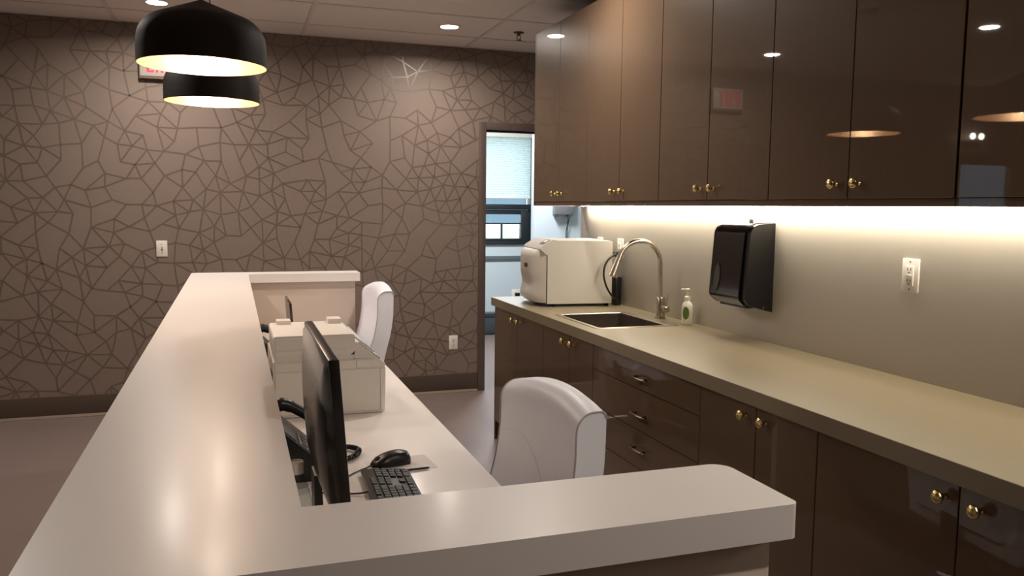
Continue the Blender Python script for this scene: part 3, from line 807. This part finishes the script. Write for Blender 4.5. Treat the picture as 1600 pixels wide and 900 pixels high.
# ------------------------------------------------------------------ chairs
def chair(loc, rz, top, label, lumbar=True):
    """high-back upholstered office chair, front towards local -X"""
    t = thing('office_chair', label, 'chair', (loc[0], loc[1], 0), rz, 'white office chairs at the reception desk')
    W = .44
    dzs = top - 1.0
    front = [(.150, .47), (.140, .55), (.148, .65), (.178, .75), (.196, .85), (.200, .945)]
    fr = catmull([(x, 0, z) for x, z in front], 6)
    prof = [(p.x, p.z) for p in fr]
    # rounded roll over the top
    for k in range(1, 8):
        a = PI - (PI / 2) * k / 7
        prof.append((.200 + .052 + .052 * math.cos(a), .948 + .052 * math.sin(a)))
    prof += [(.275, 1.0), (.286, .993), (.290, .98)]
    bk = catmull([(.290, 0, .96), (.286, 0, .85), (.270, 0, .75), (.245, 0, .65), (.225, 0, .55), (.215, 0, .47)], 5)
    prof += [(p.x, p.z) for p in bk]
    ns = 20
    def P(pt, u):
        x, z = pt
        arch = .034 * (1 - u * u) * max(0, min(1, (z - .80) / .2)) ** 1.5
        puff = -.012 * (1 - u * u) if x < .21 else 0.008 * (1 - u * u)
        hol = .020 * (1 - u * u) * max(0, min(1, (z - .72) / .15)) if x < .21 else 0
        wv = W / 2 * (1 - .05 * max(0, (.75 - z) / .3))
        return (x + puff + hol, u * wv, z + arch + dzs)
    g = G()
    rows = [[P(p, -1 + 2 * k / ns) for p in prof] for k in range(ns + 1)]
    V = g.grid(rows, True)
    g.b.faces.new(V[0][::-1]); g.b.faces.new(V[-1])
    br = g.build('backrest', 'leather', t, ang=50)
    nfront = len(prof) - len(bk)
    for u in (-1, 1):
        G().tube([Vector(P(p, u)) + Vector((0, .001 * u, 0)) for p in prof[:nfront]], .0027, 8).build('piping', 'piping', br)
    # curved seam across the lumbar pad
    seam = []
    for k in range(21):
        u = -1 + 2 * k / 20
        z = .868 - .10 * (u - .6) ** 2
        xx = None
        for (xa, za), (xb, zb_) in zip(prof[:30], prof[1:31]):
            if za <= z <= zb_: xx = xa + (xb - xa) * (z - za) / max(1e-6, zb_ - za)
        q = P((xx if xx else .16, z), u); seam.append((q[0] - .0005, q[1], q[2]))
    if lumbar: G().tube(seam, .0013, 6).build('seam', 'leather', br)
    sz = .0 + dzs
    sp_ = rounded([(-.27, .40 + sz), (.19, .40 + sz), (.19, .50 + sz), (-.27, .49 + sz)], [.04, .02, .03, .045], 6)
    G().prism(sp_, 'Y', -.24, .24, .018, 3).build('seat', 'leather', t)
    G().box(-.10, .14, -.10, .10, .372 + sz, .402 + sz, .006).build('seat_plate', 'black_plastic', t)
    G().box(.14, .225, -.04, .04, .375 + sz, .395 + sz, .004).box(.205, .225, -.04, .04, .38 + sz, .52 + sz, .004).build('back_bracket', 'black_plastic', t)
    G().lathe([(.027, .10), (.027, .26), (.016, .265), (.016, .375 + sz)], 20).build('gas_lift', 'chrome', t)
    for k in range(5):
        a = 2 * PI * k / 5 + .3
        ca, sa_ = math.cos(a), math.sin(a)
        l = G().tube([(0, 0, .105), (.15 * ca, .15 * sa_, .098), (.29 * ca, .29 * sa_, .08)], [.028, .022, .015], 10).build('leg', 'chrome', t)
        c = Vector((.285 * ca, .285 * sa_, .03))
        pxv = Vector((-sa_, ca, 0))
        G().tube([c - pxv * .022, c - pxv * .006], .03, 16).tube([c + pxv * .006, c + pxv * .022], .03, 16).tube([c + Vector((0, 0, 0)), c + Vector((0, 0, .055))], .006, 8).build('caster', 'black_plastic', l)
    return t
chair((.584, 2.045), math.radians(7.6), .957, 'white leather high-back chair at the desk beside the keyboard')
chair((.545, 4.727), math.radians(2.8), 1.0, 'white leather high-back chair behind the printer at far desk end', False)

# ------------------------------------------------------------------ on the desk
DZT = .74
# monitor facing +X
mo = thing('monitor', 'black computer monitor seen from behind on the reception desk', 'monitor', (.19, 1.74, DZT))
tilt = Matrix.Translation((-.012, 0, .30)) @ Matrix.Rotation(math.radians(-4.0), 4, 'Y')
hw, hh = .262, .158
g = G().box(-.010, .010, -hw, hw, -hh, hh, .003); g.xf(tilt).build('bezel', 'black_plastic', mo)
G().box(.0095, .0108, -hw + .012, hw - .012, -hh + .02, hh - .012).xf(tilt).build('screen', 'black_gloss', mo)
g = G()
rows = []
for k, (ins, x) in enumerate(((.004, -.009), (.012, -.016), (.05, -.026), (.10, -.034), (.13, -.036))):
    zlow = -hh + ins * .45; zup = hh - ins * 1.2
    rows.append([(x, p[0], p[1]) for p in rounded([(-hw + ins, zlow), (hw - ins, zlow), (hw - ins, zup), (-hw + ins, zup)], [.012 + ins * .3] * 4, 4)])
V = g.grid(rows, True); g.b.faces.new(V[-1])
bc = g.xf(tilt).build('back_cover', 'monitor_back', mo, ang=60)
G().box(-.0235, -.0195, -.17, .17, hh - .056, hh - .0515).xf(tilt).build('vent_slot', 'black_gloss', bc)
G().prism(rounded([(-.040, -.0), (-.016, -.0), (-.026, .17), (-.040, .17)], [.002] * 4, 2), 'Y', -.035, .035, .004).build('stand_neck', 'black_plastic', mo)
G().prism(rounded([(-.10, -.11), (.10, -.13), (.10, .13), (-.10, .11)], [.03] * 4, 5), 'Z', 0, .012, .004).build('stand_base', 'black_plastic', mo)

# keyboard: long side along Y, number pad at far end
kb = thing('keyboard', 'black wired keyboard on the reception desk in front of monitor', 'keyboard', (.374, 1.962, DZT), math.radians(-2))
KL, KW = .44, .130
G().prism(rounded([(-KW / 2, .004), (KW / 2, 0), (KW / 2, .008), (-KW / 2, .020)], [.002] * 4, 2), 'Y', -KL / 2, KL / 2, .002).build('case', 'black_plastic', kb)
kme = {}
def key(u0, u1, r0, r1):
    # u along the length 0..KL (left to right for the typist = -Y..+Y), r row from the back 0..6
    wd, dp = (u1 - u0) * .019 - .0025, (r1 - r0) * .0185 - .0025
    k = (round(wd, 4), round(dp, 4))
    if k not in kme:
        g = G(); a = [(-dp / 2, -wd / 2), (dp / 2, -wd / 2), (dp / 2, wd / 2), (-dp / 2, wd / 2)]
        rows = [[(x, y, 0) for x, y in a], [(x * .82, y * .86, .0055) for x, y in a]]
        V = g.grid(rows, True); g.b.faces.new(V[-1]); g.b.faces.new(V[0][::-1])
        o = g.build('key', 'key_black', kb, smooth=False); kme[k] = o.data
    else:
        o = bpy.data.objects.new('key', kme[k]); COL.objects.link(o); o.parent = kb
    x = -KW / 2 + .012 + (r0 + r1) / 2 * .0185
    z = .020 - (x + KW / 2) / KW * .012 - .001
    o.location = (x, -KL / 2 + .010 + (u0 + u1) / 2 * .019, z); o.rotation_euler = (0, math.atan(.012 / KW), 0)
for u in [0, 2, 3, 4, 5, 6.5, 7.5, 8.5, 9.5, 11, 12, 13, 14]: key(u, u + 1, 0, .85)
rows_ = {1: [1] * 13 + [2], 2: [1.5] + [1] * 12 + [1.5], 3: [1.75] + [1] * 11 + [2.25], 4: [2.25] + [1] * 10 + [2.75], 5: [1.25, 1.25, 1.25, 6.25, 1.25, 1.25, 1.25, 1.25]}
for r, wds in rows_.items():
    u = 0
    for wd in wds: key(u, u + wd, r, r + 1); u += wd
for u in (15.3, 16.3, 17.3):
    key(u, u + 1, 0, .85); key(u, u + 1, 1, 2); key(u, u + 1, 2, 3); key(u, u + 1, 5, 6)
key(16.3, 17.3, 4, 5)
for r in (1, 2, 3, 4):
    for u in (18.6, 19.6, 20.6): key(u, u + 1, r, r + 1)
key(18.6, 20.6, 5, 6); key(20.6, 21.6, 5, 6)
key(21.6, 22.3, 1, 2); key(21.6, 22.3, 2, 4); key(21.6, 22.3, 4, 6)
G().tube(catmull([(-KW / 2 + .004, .06, .010), (-KW / 2 - .03, .065, .006), (-KW / 2 - .09, .09, .004), (-KW / 2 - .12, .11, .004), (-KW / 2 - .135, .15, .004)], 6), .0022, 8).build('cable', 'black_plastic', kb)

# mouse (tail towards -X)
ms = thing('computer_mouse', 'black wired computer mouse beside the keyboard', 'mouse', (.412, 2.258, DZT), math.radians(14))
g = G(); rows = []
for k in range(15):
    v = -1 + 2 * k / 14
    x = v * .058
    hgt = .037 * (1 - ((v - .25) / 1.30) ** 2) ** .7 if abs((v - .25) / 1.30) < 1 else .006
    hgt = max(.010, hgt)
    wd = .031 * (1 - abs(v) ** 3.5 * .42) * (1 - .07 * math.exp(-((v) / .35) ** 2))
    if k == 0 or k == 14: wd *= .75; hgt *= .6
    row = []
    for j in range(13):
        a = PI * j / 12
        row.append((x, wd * math.copysign(abs(math.cos(a)) ** .7, math.cos(a)), .002 + hgt * math.sin(a) ** .75))
    rows.append(row)
V = g.grid(rows)
for j in range(14): g.b.faces.new((V[j][0], V[j + 1][0], V[j + 1][-1], V[j][-1]))
g.b.faces.new(V[0]); g.b.faces.new(V[-1][::-1])
g.build('body', 'black_plastic', ms, ang=60)
G().tube([(-.040, -.003, .0215), (-.040, .003, .0215)], .009, 16).build('scroll_wheel', 'dark_grey', ms)
G().box(-.05, .05, -.028, .028, 0, .004, .001).build('base_plate', 'black_gloss', ms)
G().tube(catmull([(-.055, 0, .008), (-.075, -.004, .004), (-.11, -.018, .003), (-.15, -.05, .003), (-.17, -.10, .003)], 6), .0022, 8).build('cable', 'black_plastic', ms)

pn = tag(G().tube([(0, 0, 0), (.004, 0, 0), (.130, .012, 0), (.14, .013, 0)], [.001, .0042, .0042, .003], 10).build('pen', 'black_plastic'), 'thin black pen lying between mouse and keyboard', 'pen')
pn.location = (.368, 2.172, DZT + .0042 + .001)
pp = tag(G().box(-.06, .06, -.14, .14, 0, .0008).build('paper_sheet', 'paper'), 'white paper sheet left of keyboard on the desk', 'paper')
pp.location = (.245, 2.0, DZT); pp.rotation_euler = (0, 0, .1)
pq = tag(G().box(-.09, .09, -.065, .065, 0, .0008).build('paper_sheet', 'paper'), 'white paper sheet lying under the mouse', 'paper')
pq.location = (.44, 2.25, DZT); pq.rotation_euler = (0, 0, .08)

# desk phones facing +X
def phone(loc, label, rz=0.0, cord=False):
    t = thing('desk_phone', label, 'phone', (loc[0], loc[1], DZT), rz)
    prof = rounded([(-.09, 0), (.09, 0), (.09, .018), (-.055, .150), (-.085, .150)], [.004, .004, .006, .008, .01], 4)
    G().prism(prof, 'Y', -.105, .105, .005).build('body', 'black_plastic', t)
    sl = Vector((.145, 0, -.132)).normalized(); nm = Vector((.132, 0, .145)).normalized()
    o0 = Vector((-.055, 0, .150))
    def face(g, s0, s1, y0, y1, h):
        c = [o0 + sl * s + Vector((0, y, 0)) for s in (s0, s1) for y in (y0, y1)]
        b0 = [g.b.verts.new(p - nm * .002) for p in c]; b1 = [g.b.verts.new(p + nm * h) for p in c]
        for f in ((0, 1, 3, 2),): g.b.faces.new([b1[i] for i in f])
        for a, b_ in ((0, 1), (1, 3), (3, 2), (2, 0)): g.b.faces.new((b0[a], b0[b_], b1[b_], b1[a]))
        return g
    face(G(), .012, .062, -.085, .035, .002).build('screen', 'dark_grey', t, smooth=False)
    kp = face(G(), .075, .185, -.09, .035, .003).build('keypad', 'grey_plastic', t, smooth=False)
    for r in range(4):
        for c in range(3): face(G(), .082 + r * .025, .100 + r * .025, -.08 + c * .038, -.055 + c * .038, .006).build('button', 'dark_grey', kp, smooth=False)
    # handset on the far side
    hp = [o0 + sl * s + nm * h + Vector((0, .075, 0)) for s, h in ((-.012, .012), (.0, .030), (.03, .042), (.09, .050), (.15, .042), (.18, .030), (.192, .012))]
    G().tube(catmull(hp, 5), [.020] * 6 + [.018] * 4 + [.015] * 11 + [.018] * 4 + [.020] * 6, 12).build('handset', 'black_plastic', t)
    if cord:
        path = catmull([(.05, .10, .03), (.10, .13, .012), (.155, .15, .011), (.185, .11, .011), (.165, .055, .011), (.12, .02, .011), (.09, .01, .02)], 60)
        pts = []
        for i, p in enumerate(path):
            d = (path[min(i + 1, len(path) - 1)] - path[max(i - 1, 0)]).normalized()
            q = d.cross(Vector((0, 0, 1))).normalized(); a = i * .85
            pts.append(p + (q * math.cos(a) + Vector((0, 0, 1)) * math.sin(a)) * .0062)
        G().tube(pts, .0026, 6).build('coiled_cord', 'black_plastic', t)
    return t
phone((.155, 2.28), 'black desk phone with coiled cord behind the monitor', 0.0, True)
phone((.155, 3.80), 'black desk phone at far desk beyond the printer')

# printer (front towards +X; its side faces the camera)
pr_ = thing('printer', 'white multifunction printer on the reception desk', 'printer', (.31, 3.08, DZT)); O = (.31, 3.08, DZT)
PY0, PY1 = 2.862, 3.30
G().prism(rounded([(.118, .742), (.503, .742), (.505, .905), (.466, .936), (.118, .938)], [.008, .008, .012, .01, .004], 4), 'Y', PY0, PY1, .006).build('body', 'printer_white', pr_, O)
for (xa, xb, za, zb_) in ((.126, .4815, .750, .9005), (.4865, .498, .750, .9005), (.126, .398, .9055, .934), (.4025, .462, .9055, .932)):
    G().box(xa, xb, PY0 - .004, PY0 + .002, za, zb_, .0006, 1).build('side_panel', 'printer_white', pr_, O)
G().box(.124, .396, PY0 + .006, PY1 - .006, .936, .953).build('output_gap', 'printer_white', pr_, O)
sc_ = G().prism(rounded([(.121, .951), (.398, .951), (.398, 1.027), (.121, 1.027)], [.006, .028, .012, .01], 5), 'Y', PY0 + .002, 3.215, .005).build('scanner_lid', 'printer_white', pr_, O)
G().box(.128, .390, PY0 - .001, PY0 + .004, .978, 1.019, .0008, 1).build('lid_panel', 'printer_white', sc_, O)
G().box(.128, .370, PY0 - .001, PY0 + .004, .957, .9745, .0008, 1).build('lid_panel', 'printer_white', sc_, O)
G().prism(rounded([(.147, 1.024), (.198, 1.024), (.198, 1.042), (.147, 1.042)], [.002] * 4, 2), 'Y', 3.15, 3.212, .003).build('feeder_hinge', 'printer_white', sc_, O)
G().prism(rounded([(.335, 1.024), (.385, 1.024), (.385, 1.045), (.335, 1.045)], [.002] * 4, 2), 'Y', 3.14, 3.212, .003).build('feeder_hinge', 'printer_white', sc_, O)
cp = G().prism(rounded([(.397, .938), (.466, .9355), (.503, .906), (.508, .914), (.41, .995), (.397, .998)], [.002, .004, .003, .006, .006, .002], 3), 'Y', PY0 + .004, PY1 - .004, .003).build('control_panel', 'printer_white', pr_, O)
d0, d1 = Vector((.415, 0, .9925)), Vector((.49, 0, .9305))
nrm = Vector((.062, 0, .075)).normalized()
g = G().prism([tuple((d0 + nrm * .0012).xz), tuple((d1 + nrm * .0012).xz), tuple((d1 - nrm * .002).xz), tuple((d0 - nrm * .002).xz)], 'Y', PY0 + .02, PY0 + .035); g.build('status_strip', 'black_gloss', cp, O)
G().prism([tuple((d0 + nrm * .0012).xz), tuple((d1 + nrm * .0012).xz), tuple((d1 - nrm * .002).xz), tuple((d0 - nrm * .002).xz)], 'Y', PY0 + .16, PY0 + .32).build('touch_screen', 'black_gloss', cp, O)
G().box(.107, .119, PY0 + .02, PY0 + .10, .80, .90, .002).build('rear_port', 'dark_grey', pr_, O)

# open laptop beyond the printer, lid back towards -X
lt = thing('laptop', 'dark open laptop at far desk beyond the printer', 'laptop', (.322, 4.25, DZT))
G().prism(rounded([(-.05, -.185), (.19, -.185), (.19, .185), (-.05, .185)], [.01] * 4, 4), 'Z', 0, .016, .003).build('base', 'black_plastic', lt)
ll = G().prism(rounded([(-.185, 0), (.185, 0), (.185, .245), (-.185, .245)], [.008] * 4, 4), 'X', -.006, .006, .002).xf(Matrix.Translation((-.05, 0, .015)) @ Matrix.Rotation(math.radians(-4), 4, 'Y')).build('lid', 'monitor_back', lt)
G().box(.0055, .0068, -.17, .17, .02, .23).xf(Matrix.Translation((-.05, 0, .015)) @ Matrix.Rotation(math.radians(-4), 4, 'Y')).build('screen', 'black_gloss', ll)
G().box(-.02, .08, -.16, .16, .0155, .018).build('key_field', 'key_black', lt)

# water bottle
wbt = thing('water_bottle', 'clear plastic water bottle with white cap beside the monitor', 'bottle', (.104, 1.565, DZT))
g = G(); n = 28; rows = []
for r, z in [(.026, 0), (.0315, .006), (.032, .05), (.0305, .055), (.032, .06), (.032, .10), (.0305, .105), (.032, .11), (.0315, .15), (.026, .185), (.017, .212), (.0128, .222), (.0128, .23)]:
    rows.append([(r * math.cos(2 * PI * j / n), r * math.sin(2 * PI * j / n), z) for j in range(n)])
V = g.grid(rows, True); g.b.faces.new(V[0][::-1]); g.build('body', 'bottle_plastic', wbt)
G().lathe([(.0142, .226), (.0145, .228), (.0145, .247), (.0135, .249), (.010, .249), (.0095, .2475), (.001, .2475)], 28).build('cap', 'plate_white', wbt)
